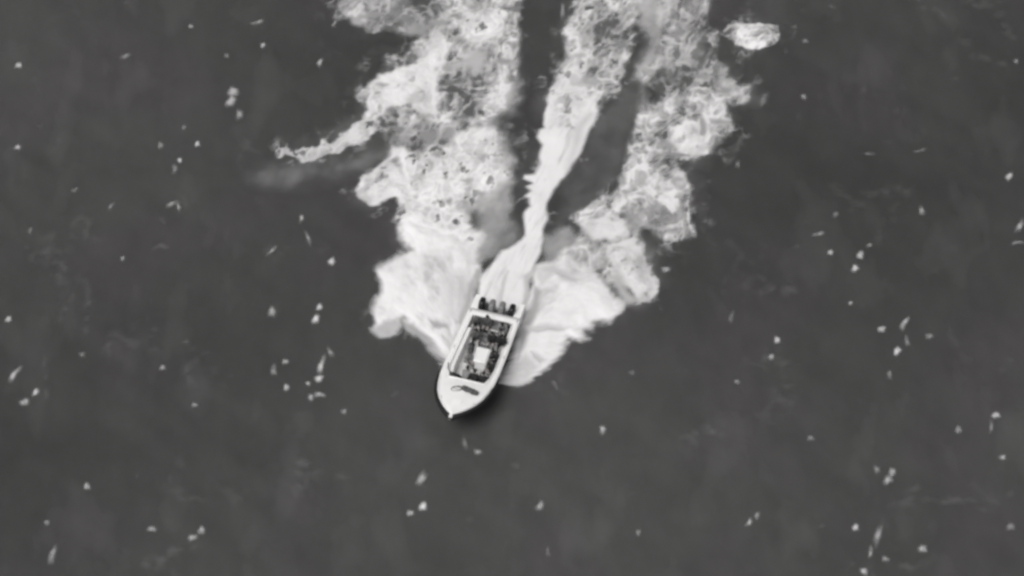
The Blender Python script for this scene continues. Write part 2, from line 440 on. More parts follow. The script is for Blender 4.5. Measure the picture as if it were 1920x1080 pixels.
# textures, drawn out along the boat's track
TA = math.atan2(at(937, 567).y - at(841, 774).y, at(937, 567).x - at(841, 774).x)
AX0, AY0 = X, Y
AL = (np.cos(TA) * X + np.sin(TA) * Y); AC = (-np.sin(TA) * X + np.cos(TA) * Y)
bowp = at(880, 700)
PR = np.hypot(X - bowp.x, Y - bowp.y); PA = np.arctan2(Y - bowp.y, X - bowp.x)
fan = fbm(PA * 4.0, PR * 0.28, 1.0, 4, 61, .6)
rail = fbm(AC / 0.55, AL / 4.5, 1.0, 4, 62, .6)
X, Y = AL / 1.35, AC
LX = X + 0.55 * fbm(X, Y, 1.3, 3, 21) + 0.8 * fbm(X, Y, 4.5, 2, 23)
LY = Y + 0.55 * fbm(X, Y, 1.3, 3, 22) + 0.8 * fbm(X, Y, 4.5, 2, 24)
f1, f2 = worley(LX, LY, 1.35, 1)
wthick = 0.30 + 0.30 * fbm(X, Y, 1.6, 2, 25)
web = 1 - sstep(0.02, 1.0, (f2 - f1) / np.clip(wthick, .1, 1))
n_fine = fbm(X, Y, 0.74, 3, 31)
n_mid_ = fbm(X, Y, 1.6, 4, 32)
n_two = fbm(X, Y, 2.6, 4, 36, 0.55)
n_low = fbm(X, Y, 5.0, 2, 33)
ridge = np.clip(1 - np.abs(fbm(LX, LY, 1.5, 3, 34)) * 4.2, 0, 1)
ridge2 = np.clip(1 - np.abs(fbm(LX, LY, 0.75, 2, 35)) * 3.4, 0, 1)
hole = sstep(0.22, 0.46, n_fine + 0.22 * n_mid_)
clump = sstep(-0.20, 0.30, n_two)
bigh = sstep(0.25, 0.55, fbm(X, Y, 1.5, 3, 63))
X, Y = AX0, AY0
TEX = {
    'smooth': 1.03 - 0.36 * sstep(-0.05, 0.55, fan) - 0.10 * sstep(0.0, 0.6, n_two) - 0.05 * n_mid_,
    'trail': 1.02 - 0.28 * sstep(0.0, 0.5, rail) - 0.10 * sstep(0.1, .6, n_mid_) - 0.25 * hole * clump,
    'dim': 1 + 0.08 * n_mid_,
    'veil': 0.85 + 0.9 * n_two + 0.25 * n_mid_,
    'white': np.clip(1.02 - 0.35 * sstep(0.05, 0.5, n_two) - 0.22 * sstep(0, .5, n_mid_) + .10 * ridge - 0.40 * hole * clump, 0, 1),
    'dots': np.clip(0.88 + 0.30 * n_two + 0.22 * ridge2 + 0.12 * n_fine - 0.72 * hole - 0.25 * sstep(0, .5, n_mid_), 0.15, 1.1),
    'churn': np.clip(0.38 + 0.95 * n_two + 0.40 * ridge + 0.24 * ridge2 + 0.40 * n_mid_ + 0.35 * n_fine - 0.50 * hole - 0.45 * bigh + 0.25 * n_low, 0.10, 1.15),
    'lace': np.clip(0.22 + 0.14 * web + 0.52 * ridge + 0.22 * ridge2 + 0.95 * n_two + 0.4 * n_mid_ - 0.45 * hole, 0.06, 1.4),
}
cover = np.zeros_like(X); relief = np.zeros_like(X); owner = np.full(X.shape, -1, np.int8)
for own, kind, lev, soft, hgt, poly in LAY:
    wp = [(v.x, v.y) for v in (at(a, b) for a, b in poly)]
    xs = [q[0] for q in wp]; ys = [q[1] for q in wp]
    i0, i1 = np.searchsorted(gx, [min(xs) - 2.4, max(xs) + 2.4]); j0, j1 = np.searchsorted(gy, [min(ys) - 2.4, max(ys) + 2.4])
    s = (slice(j0, j1), slice(i0, i1))
    if kind == 'veil':
        d = sdist(SX[s], SY[s], wp) + 0.8 * n_two[s] + 0.35 * n_mid_[s]
    elif kind == 'smooth':
        d = sdist(SX[s], SY[s], wp) + 0.75 * fan[s] + 0.10 * n_two[s] + 0.08 * n_fine[s]
    elif kind in ('trail', 'dim'):
        d = sdist(SX[s], SY[s], wp) + 0.16 * n_mid_[s] + 0.14 * n_two[s] + 0.06 * n_fine[s]
    else:
        d = sdist(WX[s], WY[s], wp) + 0.50 * n_mid_[s] + 0.22 * n_fine[s] + 0.45 * n_two[s]
    c = sstep(-soft * 0.55, soft * 0.75, d)
    if kind == 'veil':
        c = c ** 1.7
    val = np.clip(lev * TEX[kind][s], 0, 1)
    if kind not in ('veil', 'dim'):                      # thin bubbly fringe outside the solid foam
        fr_ = sstep(-1.3, 0.0, d) * (1 - c)
        cover[s] = np.maximum(cover[s], fr_ * (.3 if kind == 'smooth' else 1) * np.clip(0.02 + 0.36 * ridge2[s] * sstep(0, .35, n_mid_[s]) + .10 * n_two[s], 0, .6))
        owner[s] = np.where((owner[s] < 0) & (fr_ > .003), GRP.index(own), owner[s])
    if kind in ('dim',):
        cover[s] = cover[s] * (1 - c) + np.minimum(val, 1) * c
    else:
        cover[s] = np.maximum(cover[s], 0) * (1 - c) + np.maximum(val, cover[s] * (np.clip(0.45 + 0.5 * n_mid_[s] + 0.35 * n_fine[s], 0, .8) if kind != 'veil' else 1)) * c
    lump = 0.6 + (0.35 * n_two[s] - 0.3 * fan[s] if kind in ('smooth', 'dim', 'trail') else 0.6 * n_mid_[s] + 0.3 * n_fine[s])
    hh = hgt * lump * sstep(-0.05, 1.1, d)
    relief[s] = relief[s] * (1 - c) + np.maximum(hh, relief[s] * 0.5) * c
    if kind != 'dim':
        owner[s] = np.where((c > 0.30) | ((owner[s] < 0) & (c > 0.003)), GRP.index(own), owner[s])

# ------------------------------------------------------------------ boat frame
PITCH = R(3.6)
BEAMZ = 0.95
Ps = at(939, 561, BEAMZ)
Pb = at(846, 779, 2.05)
hd = Vector((Pb.x - Ps.x, Pb.y - Ps.y, 0))
LEN = hd.length
HEAD = math.atan2(hd.y, hd.x)
BM = Matrix.Translation(Ps) @ Matrix.Rotation(HEAD, 4, 'Z') @ Matrix.Rotation(-PITCH, 4, 'Y') @ Matrix.Translation((0, 0, -BEAMZ))
BI = BM.inverted()


def loc(px, py, z):
    """boat-frame point at boat height z under a survey pixel"""
    o = BI @ CAM
    d = BI.to_3x3() @ (FW * FPX + RT * (px - 960.0) - UP * (py - 540.0))
    t = (z - o.z) / d.z
    return o + d * t


ST = np.array([0.0, .12, .30, .45, .58, .68, .76, .83, .89, .94, .975, 1.0])
BW = np.array([1.56, 1.60, 1.66, 1.69, 1.71, 1.68, 1.58, 1.40, 1.11, 0.74, 0.40, 0.08])


def half(x):
    return float(np.interp(x / LEN, ST, BW))


def gz(x):
    u = max(0.0, x / LEN)
    return 0.95 + 0.10 * u + 0.42 * max(0, (u - 0.35) / 0.65) ** 1.6


# keep the foam off the boat's own footprint
bx = np.cos(HEAD) * (X - Ps.x) + np.sin(HEAD) * (Y - Ps.y)
by = -np.sin(HEAD) * (X - Ps.x) + np.cos(HEAD) * (Y - Ps.y)
hb = np.interp(bx / LEN, ST, BW)
inside = (bx > 1.2) & (bx < LEN * 0.95) & (np.abs(by) < hb * 0.80 - 0.10)
near = (bx > -0.3) & (bx < LEN) & (np.abs(by) < hb + 0.55)
relief = np.where(near, np.minimum(relief, 0.16), relief)
Z = sea_z(X, Y) + 0.03 + relief * np.clip(cover * 1.2, 0, 1)
cover = np.clip(cover, 0, 1)
cf = np.maximum.reduce([cover[:-1, :-1], cover[1:, :-1], cover[:-1, 1:], cover[1:, 1:]])
of = owner[:-1, :-1]
live = (cf > 0.005) & ~inside[:-1, :-1] & (of >= 0)
FOAM = {
    'sw': ('wake_foam', 'broad band of churned wake foam trailing on the boat\'s starboard quarter', 'wake'),
    'pw': ('wake_foam', 'lacy band of wake foam with ragged tips on the boat\'s port side', 'wake'),
    'ss': ('bow_spray', 'smooth white spray sheet with two blunt lobes off the starboard bow', 'spray'),
    'ps': ('bow_spray', 'smooth white spray sheet with stepped edge off the port bow', 'spray'),
    'wash': ('propeller_wash', 'narrow straight white propeller trail running out behind the outboards', 'wake'),
    'streak': ('foam_streak', 'thin frothy foam tail branching off sideways from the starboard wake', 'foam'),
    'patch': ('foam_patch', 'small detached white foam patch beside the far end of the port wake', 'foam'),
}
for k, (nm, lab, cat) in FOAM.items():
    keep = live & (of == GRP.index(k))
    if keep.any():
        o = link(nm, grid_mesh(nm, X, Y, Z, keep, cover), M['foam'])
        tag(o, lab, cat, kind='stuff')

# ------------------------------------------------------------------ the speedboat
boat = bpy.data.objects.new('speedboat', None)
COL.objects.link(boat)
boat.matrix_world = BM
tag(boat, 'white open speedboat with dark hull and four outboards, packed with seated people', 'boat')

X0 = 1.20                                # transom
NS = 44
stx = [X0 + (LEN - X0) * (i / NS) for i in range(NS + 1)]


def section(x):
    u = x / LEN
    b, g = half(x), gz(x)
    rise = max(0, (u - 0.55) / 0.45)
    zc = 0.18 + 0.75 * rise ** 1.7
    yc = b * (0.86 - 0.30 * rise)
    zk = -0.42 + (g - 0.25 + 0.42) * max(0, (u - 0.62) / 0.38) ** 2.4
    zk = min(zk, zc - 0.03)
    ym = b * 0.965 - 0.10 * rise * b
    zm = zc + (g - zc) * 0.55
    return [(0, zk), (yc * 0.55, zk + (zc - zk) * 0.5), (yc, zc), (ym, zm), (b - 0.03, g - 0.03)]


bm = bmesh.new()
rows = []
for x in stx:
    pts = section(x)
    ring = [(-y, z) for y, z in reversed(pts)] + pts[1:]
    rows.append([bm.verts.new((x, y, z)) for y, z in ring])
for a, b in zip(rows, rows[1:]):
    for i in range(len(a) - 1):
        bm.faces.new((a[i], a[i + 1], b[i + 1], b[i]))
bm.faces.new(rows[0]); bm.faces.new(rows[-1])
from_bm('hull', bm, M['hull'], boat, 40)

# swim steps either side of the outboards
for s in (-1, 1):
    bm = bmesh.new()
    loop = []
    for x, w in ((X0 + 0.02, 0.46), (0.5, 0.44), (0.08, 0.38), (0.0, 0.26)):
        yo = half(x) - 0.03; zt = gz(x) - 0.01
        loop.append([bm.verts.new((x, s * yo, zt)), bm.verts.new((x, s * (yo - w), zt)),
                     bm.verts.new((x, s * (yo - w), 0.05 + 0.1 * (x < .1))), bm.verts.new((x, s * (yo - 0.06), 0.05 + 0.1 * (x < .1)))])
    for a, b in zip(loop, loop[1:]):
        for i in range(4):
            bm.faces.new((a[i], a[(i + 1) % 4], b[(i + 1) % 4], b[i]))
    bm.faces.new(loop[0]); bm.faces.new(loop[-1])
    bmesh.ops.bevel(bm, geom=bm.edges[:], offset=0.025, segments=2, affect='EDGES')
    from_bm('swim_step', bm, M['gelcoat'], boat, 40)

# deck with the cockpit opening
CX0, CX1 = 1.75, loc(891, 717, 1.2).x
SIDE = 0.36


def inner(x):
    t = min(1, max(0, (x - CX1 + 1.15) / 1.15))
    return half(x) - SIDE - 0.22 * t * t


bm = bmesh.new()
dx = sorted(set([X0] + [CX0, CX1] + [X0 + (CX0 - X0) * .5] + [CX0 + (CX1 - CX0) * i / 20 for i in range(21)] + [CX1 + (LEN - CX1) * i / 22 for i in range(23)]))
FR = [0, .2, .4, .6, .8, 1]
prev = None
for x in dx:
    b, g, yi = half(x), gz(x), None
    row = {}
    full = [-1, -.8, -.55, -.3, 0, .3, .55, .8, 1]
    cr = 0.10 * min(1, max(0, (x - CX1) / 0.8)) + 0.015
    yi = inner(min(max(x, CX0), CX1))
    fin = yi / b if x <= CX1 else max(0.0, inner(CX1) / half(CX1))
    fs = sorted([-1, -(1 + fin) / 2, -fin, -fin * .5, 0, fin * .5, fin, (1 + fin) / 2, 1])
    vsx = [bm.verts.new((x, f * b, g + cr * (1 - f * f))) for f in fs]
    if prev is not None:
        px_, pv = prev
        for i in range(8):
            open_ = (px_ >= CX0 - 1e-6 and x <= CX1 + 1e-6 and 2 <= i <= 5)
            if not open_:
                bm.faces.new((pv[i], pv[i + 1], vsx[i + 1], vsx[i]))
    prev = (x, vsx)
deck = from_bm('deck', bm, M['gelcoat'], boat, 50)
mod = deck.modifiers.new('thick', 'SOLIDIFY'); mod.thickness = 0.05; mod.offset = -1

# liner walls and sole
FZ = 0.42
bm = bmesh.new()
cs = [CX0 + (CX1 - CX0) * i / 20 for i in range(21)]
outl = [(x, inner(x) - 0.004) for x in cs] + [(x, -inner(x) + 0.004) for x in reversed(cs)]
top = [bm.verts.new((x, y, gz(x) - 0.01)) for x, y in outl]
bot = [bm.verts.new((x, y * 0.985, FZ)) for x, y in outl]
n = len(outl)
for i in range(n):
    bm.faces.new((top[i], top[(i + 1) % n], bot[(i + 1) % n], bot[i]))
from_bm('cockpit_liner', bm, M['liner'], boat, 40)
# sole planks: non-skid panels
bm = bmesh.new()
lo = [bm.verts.new((x, y * 0.99, FZ + 0.004)) for x, y in outl]
bm.faces.new(lo)
from_bm('cockpit_sole', bm, M['floor'], boat, None)


def tube_path(bm, pts, rad, seg=8, closed=False):
    """sweep a circle (radius per point) along a polyline"""
    pts = [Vector(p) for p in pts]
    n = len(pts)
    rings = []
    for i, p in enumerate(pts):
        a = pts[(i - 1) % n] if (closed or i > 0) else pts[i]
        b = pts[(i + 1) % n] if (closed or i < n - 1) else pts[i]
        t = (b - a).normalized()
        ref = Vector((0, 0, 1)) if abs(t.z) < 0.9 else Vector((1, 0, 0))
        u = t.cross(ref).normalized(); v = u.cross(t)
        r = rad[i] if hasattr(rad, '__len__') else rad
        rings.append([bm.verts.new(p + (u * math.cos(6.28318 * k / seg) + v * math.sin(6.28318 * k / seg)) * r) for k in range(seg)])
    m_ = n if closed else n - 1
    for i in range(m_):
        a, b = rings[i], rings[(i + 1) % n]
        for k in range(seg):
            bm.faces.new((a[k], a[(k + 1) % seg], b[(k + 1) % seg], b[k]))
    if not closed:
        bm.faces.new(rings[0]); bm.faces.new(list(reversed(rings[-1])))
    return bm


bm = bmesh.new()
tube_path(bm, [(x, y, gz(x) + 0.03) for x, y in outl], 0.05, 8, True)
from_bm('coaming', bm, M['gelcoat'], boat, 60)

# black fender belt round the gunwale, fattest at the bow
bm = bmesh.new()
fx = [LEN * 0.60 + LEN * 0.40 * i / 46 for i in range(47)]
fp, fr = [], []
for s, rng in ((-1, fx), (1, list(reversed(fx)))):
    for x in rng:
        u = x / LEN
        fp.append((x + 0.06 * max(0, (u - .9) / .1), s * (half(x) + 0.02 + 0.05 * max(0, (u - .55) / .45)), gz(x) - 0.13))
        fr.append(0.03 + 0.12 * float(np.clip((u - 0.60) / 0.12, 0, 1)))
tube_path(bm, fp, fr, 8)
from_bm('fender_belt', bm, M['rubber'], boat, 60)


def box(bm, c, d, bev=0.02, rot=0.0, taper=1.0, seg=2):
    r_ = bmesh.ops.create_cube(bm, size=1.0)
    vs_ = r_['verts']
    for v in vs_:
        k = taper if v.co.z > 0 else 1.0
        x, y, z = v.co.x * d[0] * k, v.co.y * d[1] * k, v.co.z * d[2]
        v.co = (c[0] + x * math.cos(rot) - y * math.sin(rot), c[1] + x * math.sin(rot) + y * math.cos(rot), c[2] + z)
    if bev:
        es = list({e for v in vs_ for e in v.link_edges})
        bmesh.ops.bevel(bm, geom=es, offset=bev, segments=seg, affect='EDGES')
    return bm


def part_box(name, c, d, mat, parent=boat, bev=0.03, rot=0.0, taper=1.0):
    return from_bm(name, box(bmesh.new(), c, d, bev, rot, taper), mat, parent, 40)


# anchor roller that sticks out over the stem
tipz = gz(LEN) + 0.02
bm = bmesh.new()
box(bm, (LEN + 0.06, 0, tipz), (0.75, 0.20, 0.09), 0.03)
ar = from_bm('anchor_roller', bm, M['gelcoat'], boat, 40)
bm = bmesh.new()
tube_path(bm, [(LEN + 0.40, -0.09, tipz + 0.05), (LEN + 0.40, 0.09, tipz + 0.05)], 0.05, 10)
from_bm('roller_wheel', bm, M['rubber'], ar, 60)
# toe rail, cleats and hatch on the foredeck
for s in (-1, 1):
    bm = bmesh.new()
    xs = [CX1 + 0.2 + (LEN - 0.5 - CX1) * i / 14 for i in range(15)]
    tube_path(bm, [(x, s * (half(x) - 0.08), gz(x) + 0.045) for x in xs], 0.028, 6)
    from_bm('toe_rail', bm, M['gelcoat'], boat, 60)
    for cxx in (1.5, 4.6, 9.0):
        b_ = half(cxx) - 0.16
        bm = bmesh.new()
        tube_path(bm, [(cxx - 0.11, s * b_, gz(cxx) + 0.06), (cxx + 0.11, s * b_, gz(cxx) + 0.06)], [0.014, 0.014], 6)
        box(bm, (cxx, s * b_, gz(cxx) + 0.035), (0.07, 0.025, 0.05), 0)
        from_bm('cleat', bm, M['metal'], boat, 60)
hx = 9.2
part_box('deck_hatch', (hx, 0, gz(hx) + 0.115), (0.55, 0.55, 0.035), M['gelcoat'], boat, 0.012)

# benches: rows across the cockpit
def bench(x, y, width, depth=0.44, back=True):
    c = Vector((x, y, 0))
    bm = bmesh.new()
    box(bm, (c.x, c.y, FZ + 0.20), (depth, width, 0.40), 0.03)
    o = from_bm('bench', bm, M['liner'], boat, 40)
    part_box('cushion', (c.x, c.y, FZ + 0.43), (depth, width - 0.04, 0.07), M['cushion'], o, 0.03)
    if back:
        part_box('backrest', (c.x - depth / 2 - 0.04, c.y, FZ + 0.58), (0.09, width - 0.04, 0.38), M['cushion'], o, 0.035)
    return c


C_AFT = bench(2.22, 0.0, 2.2)
C_MID = bench(3.42, 0.25, 2.2)
# white console / engine box amidships with wheel and screen
cc = Vector((4.95, 0.25, 0))
bm = bmesh.new()
box(bm, (cc.x - 0.15, cc.y, FZ + 0.36), (1.30, 0.90, 0.72), 0.07, 0, 0.93, 3)
console = from_bm('console', bm, M['gelcoat'], boat, 40)
bm = bmesh.new()
wc = Vector((cc.x - 0.90, cc.y - 0.2, FZ + 0.78))
ring = [(wc.x - 0.07 * math.sin(a), wc.y + 0.19 * math.cos(a), wc.z + 0.18 * math.sin(a)) for a in [6.28318 * i / 20 for i in range(20)]]
tube_path(bm, ring, 0.018, 6, True)
for a in (0.5, 2.6, 4.7):
    tube_path(bm, [tuple(wc), (wc.x - 0.07 * math.sin(a), wc.y + 0.19 * math.cos(a), wc.z + 0.18 * math.sin(a))], 0.012, 5)
tube_path(bm, [tuple(wc), (wc.x + 0.18, wc.y, wc.z - 0.08)], 0.025, 6)
from_bm('steering_wheel', bm, M['black'], console, 60)
bm = bmesh.new()
box(bm, (cc.x - 0.66, cc.y, FZ + 0.86), (0.02, 0.70, 0.30), 0.006)
from_bm('windscreen', bm, M['acrylic'], console, 40)
# low seat along the port side and forward locker seat
pl = Vector((5.0, 0, 0))
o = part_box('side_seat', (pl.x + 0.1, inner(pl.x) - 0.28, FZ + 0.18), (1.9, 0.5, 0.36), M['liner'])
part_box('cushion', (pl.x + 0.1, inner(pl.x) - 0.28, FZ + 0.385), (1.84, 0.46, 0.06), M['cushion'], o, 0.025)
o = part_box('locker_seat', (CX1 - 0.29, 0, FZ + 0.18), (0.56, 2.2, 0.36), M['liner'])
part_box('cushion', (CX1 - 0.29, 0, FZ + 0.385), (0.52, 2.15, 0.06), M['cushion'], o, 0.025)
bm = bmesh.new()
for x in [CX0 + 1.0 + (CX1 - 1.5 - CX0) * i / 10 for i in range(11)]:
    yo, zt = inner(x) - 0.006, gz(x) - 0.05
    for y_, z_ in ((-yo, zt), (-yo + .26, zt), (-yo + .30, zt - .05), (-yo + .30, FZ + .01), (-yo, FZ + .01)):
        bm.verts.new((x, y_, z_))
bm.verts.ensure_lookup_table()
V = bm.verts
for i in range(10):
    for k in range(5):
        bm.faces.new((V[i * 5 + k], V[i * 5 + (k + 1) % 5], V[i * 5 + 5 + (k + 1) % 5], V[i * 5 + 5 + k]))
bm.faces.new(V[0:5]); bm.faces.new(V[50:55])
from_bm('side_locker', bm, M['gelcoat'], boat, 40)
sl = loc(877, 667, FZ + 0.415 + 0.45)
o = part_box('jump_seat', (sl.x - 0.05, sl.y, FZ + 0.18), (0.46, 0.46, 0.36), M['liner'])
part_box('cushion', (sl.x - 0.05, sl.y, FZ + 0.385), (0.44, 0.44, 0.06), M['cushion'], o, 0.025)


# outboards
EX = 0.46


def outboard(y, mat):
    bm = bmesh.new()
    prof = [(-0.30, 0.70, 0.30, 0.62), (-0.22, 0.80, .36, .66), (0.05, .98, .38, .70), (0.22, 1.10, .37, .66), (0.32, 1.18, .32, .56), (0.36, 1.22, .20, .36)]
    rings = []
    for dz, z_, w_, l_ in prof:
        rg = []
        for k in range(16):
            a = 6.28318 * k / 16
            c_, s_ = math.cos(a), math.sin(a)
            e = 0.55
            rg.append(bm.verts.new((EX + 0.34 + math.copysign(abs(c_) ** e, c_) * l_ / 2 - 0.06 * (dz > .2), y + math.copysign(abs(s_) ** e, s_) * w_ / 2, 1.00 + dz)))
        rings.append(rg)
    for a, b in zip(rings, rings[1:]):
        for k in range(16):
            bm.faces.new((a[k], a[(k + 1) % 16], b[(k + 1) % 16], b[k]))
    bm.faces.new(rings[0]); bm.faces.new(rings[-1])
    ob = from_bm('outboard_motor', bm, mat, boat, 50)
    bm = bmesh.new()
    box(bm, (EX + 0.36, y, 0.30), (0.34, 0.17, 0.86), 0.05)
    box(bm, (EX + 0.32, y, -0.12), (0.60, 0.26, 0.03), 0.01)
    box(bm, (EX + 0.34, y, -0.42), (0.30, 0.06, 0.6), 0.02)
    tube_path(bm, [(EX + 0.62, y, -0.5), (EX + 0.5, y, -0.5), (EX + 0.15, y, -0.5), (EX + 0.05, y, -0.5)], [0.03, 0.075, 0.075, 0.05], 10)
    box(bm, (EX + 0.62, y, 0.62), (0.28, 0.24, 0.30), 0.03)
    from_bm('drive_leg', bm, mat, ob, 50)
    bm = bmesh.new()
    for k in range(3):
        a = 2.094 * k
        vs_ = []
        for (r_, ch) in ((0.05, 0.05), (0.12, 0.09), (0.19, 0.04)):
            for sg in (-1, 1):
                vs_.append(bm.verts.new((EX + 0.02 + sg * 0.03, y + r_ * math.cos(a) - sg * ch * math.sin(a), -0.5 + r_ * math.sin(a) + sg * ch * math.cos(a))))
        bm.faces.new((vs_[0], vs_[1], vs_[3], vs_[2])); bm.faces.new((vs_[2], vs_[3], vs_[5], vs_[4]))
    tube_path(bm, [(EX + 0.06, y, -0.5), (EX - 0.06, y, -0.5)], [0.05, 0.035], 10)
    pr = from_bm('propeller', bm, M['metal'], ob, 50)
    md = pr.modifiers.new('t', 'SOLIDIFY'); md.thickness = 0.012
    return ob


for y, mt in ((-0.94, 'black'), (-0.31, 'grey'), (0.31, 'grey'), (0.94, 'black')):
    outboard(y, M[mt])


# ------------------------------------------------------------------ people
def limb(bm, pts, rad, seg=10):
    """tapered tube with round ends"""
    P = [Vector(p) for p in pts]
    tube_path(bm, P, rad, seg)
    for p, r_ in zip(P, rad):
        bmesh.ops.create_icosphere(bm, subdivisions=2, radius=r_, matrix=Matrix.Translation(p))


def ell(bm, c, d, rot=None):
    mx_ = Matrix.Translation(c) @ (rot or Matrix.Identity(4)) @ Matrix.Diagonal((d[0], d[1], d[2], 1))
    bmesh.ops.create_icosphere(bm, subdivisions=3, radius=1.0, matrix=mx_)


def make_body(name, lean, arms, legs, turn):
    """one continuous seated body; x forward, z up, seat top at z=0.42 under the hips"""
    bm = bmesh.new()
    cl, sl_ = math.cos(lean), math.sin(lean)

    def tr_(x, y, z):                         # upper body leans about the hips
        dz = z - 0.52
        return Vector((x * cl + dz * sl_, y, 0.52 + dz * cl - x * sl_))
    ell(bm, (0, 0, .53), (.15, .18, .12))
    limb(bm, [tr_(0, -.06, .58), tr_(0, -.07, .78), tr_(.01, -.09, .95)], [.115, .12, .11])
    limb(bm, [tr_(0, .06, .58), tr_(0, .07, .78), tr_(.01, .09, .95)], [.115, .12, .11])
    limb(bm, [tr_(.0, -.19, 1.00), tr_(.0, -.08, 1.05), tr_(0, .08, 1.05), tr_(0, .19, 1.00)], [.07, .085, .085, .07])
    limb(bm, [tr_(.01, 0, 1.04), tr_(.03, 0, 1.16)], [.062, .055])
    H = tr_(.045, 0, 1.27)
    rt = Matrix.Rotation(turn, 4, 'Z') @ Matrix.Rotation(lean * 0.6, 4, 'Y')
    ell(bm, H, (.098, .078, .118), rt)
    hp = lambda x, y, z: H + (rt.to_3x3() @ Vector((x, y, z)))
    ell(bm, hp(.035, 0, -.075), (.06, .052, .052), rt)          # jaw
    ell(bm, hp(.098, 0, -.018), (.022, .014, .026), rt)         # nose
    ell(bm, hp(.078, 0, .026), (.026, .055, .014), rt)          # brow
    ell(bm, hp(.086, 0, -.066), (.014, .026, .009), rt)         # lips
    for s in (-1, 1):
        ell(bm, hp(-.005, s * .08, -.01), (.02, .012, .032), rt)  # ear
        el, wr = arms[0 if s < 0 else 1]
        sh = tr_(0, s * .20, .99)
        el, wr = Vector(el), Vector(wr)
        el.y *= s; wr.y *= s
        limb(bm, [sh, sh.lerp(el, .5), el], [.066, .058, .046])
        limb(bm, [el, el.lerp(wr, .4), wr], [.047, .044, .030])
        d = (wr - el).normalized()
        d = Vector((d.x, d.y * .4, d.z)).normalized()
        side = Vector((0, 1, 0)) - d * d.y; side.normalize()
        up = side.cross(d) if side.cross(d).z > 0 else d.cross(side)
        pc = wr + d * .055
        limb(bm, [wr, wr + d * .03 + side * .018, wr + d * .085 + side * .022], [.027, .024, .020], 8)
        limb(bm, [wr, wr + d * .03 - side * .018, wr + d * .085 - side * .022], [.027, .024, .020], 8)
        for q, (of_, ln) in enumerate(((-.033, .062), (-.011, .076), (.011, .082), (.033, .070))):
            b0 = wr + d * .085 + side * of_
            b1 = b0 + d * ln * .5 - up * .008
            b2 = b1 + d * ln * .35 - up * .026
            limb(bm, [b0, b1, b2], [.0105, .0095, .0085], 6)
        tb = wr + d * .03 - side * s * .03
        limb(bm, [tb, tb + d * .03 - side * s * .028, tb + d * .062 - side * s * .036 - up * .012], [.014, .012, .010], 6)
        kn, an = legs[0 if s < 0 else 1]
        kn, an = Vector(kn), Vector(an); kn.y *= s; an.y *= s
        hp_ = Vector((0.02, s * .10, .51))
        limb(bm, [hp_, hp_.lerp(kn, .5), kn], [.100, .088, .062])
        limb(bm, [kn, kn.lerp(an, .35) - Vector((.02, 0, 0)), an], [.060, .062, .042])
        limb(bm, [an + Vector((-.03, 0, -.035)), an + Vector((.08, s * .015, -.045)), an + Vector((.17, s * .03, -.055))], [.045, .044, .034], 8)
    me = bpy.data.meshes.new(name)
    bm.to_mesh(me); bm.free()
    tmp = bpy.data.objects.new('tmp', me)
    COL.objects.link(tmp)
    md = tmp.modifiers.new('r', 'REMESH'); md.mode = 'VOXEL'; md.voxel_size = 0.0115
    md = tmp.modifiers.new('s', 'SMOOTH'); md.iterations = 3; md.factor = 0.5
    dg = bpy.context.evaluated_depsgraph_get()
    out_ = bpy.data.meshes.new_from_object(tmp.evaluated_get(dg))
    bpy.data.objects.remove(tmp); bpy.data.meshes.remove(me)
    out_.name = name
    n_ = len(out_.polygons)
    cen = np.empty(n_ * 3, np.float32); out_.polygons.foreach_get('center', cen); cen = cen.reshape(-1, 3)
    out_.materials.clear()
    for k in ('midcloth', 'skin', 'trouser', 'shoe'):
        out_.materials.append(M[k])
    mi = np.zeros(n_, np.int32)
    ank = [legs[0][1][2], legs[1][1][2]]
    sd = (cen[:, 1] > 0).astype(int)
    kx = np.where(sd == 0, legs[0][0][0], legs[1][0][0])
    thigh = (cen[:, 2] < 0.60) & ((cen[:, 0] > -0.02) | (cen[:, 2] < .56))
    mi[thigh] = 2
    az_ = np.where(sd == 0, ank[0], ank[1])
    mi[(cen[:, 2] < az_ + 0.03)] = 3
    neck = tr_(.02, 0, 1.12)
    mi[(cen[:, 2] > neck.z) & (np.hypot(cen[:, 0] - H.x, cen[:, 1] - H.y) < 0.16)] = 1
    for s in (-1, 1):
        el, wr = arms[0 if s < 0 else 1]
        e_ = np.array(el) * (1, s, 1); w_ = np.array(wr) * (1, s, 1)
        dd = (w_ - e_) / np.linalg.norm(w_ - e_)
        rel = cen - w_
        mi[(rel @ dd > 0.0) & (np.linalg.norm(rel, axis=1) < 0.22)] = 1
    out_.polygons.foreach_set('material_index', mi)
    smoothshade(out_)
    return out_, H, rt


def cap_mesh(H, rt, brim):
    bm = bmesh.new()
    mx_ = Matrix.Translation(H + rt.to_3x3() @ Vector((-.012, 0, .025))) @ rt @ Matrix.Diagonal((.112, .094, .108, 1))
    bmesh.ops.create_icosphere(bm, subdivisions=3, radius=1.0, matrix=mx_)
    lowz = H.z + 0.012
    kill = [v for v in bm.verts if (rt.inverted().to_3x3() @ (v.co - H)).z < (.012 if (rt.inverted().to_3x3() @ (v.co - H)).x > -.02 else -.06)]
    bmesh.ops.delete(bm, geom=kill, context='VERTS')
    if brim:
        pts = [(.085, -.07, .03), (.16, -.055, .02), (.185, 0, .02), (.16, .055, .02), (.085, .07, .03)]
        vv = [bm.verts.new(H + rt.to_3x3() @ Vector(p)) for p in pts]
        bm.faces.new(vv)
    me = bpy.data.meshes.new('cap')
    bm.to_mesh(me); bm.free()
    smoothshade(me)
    return me


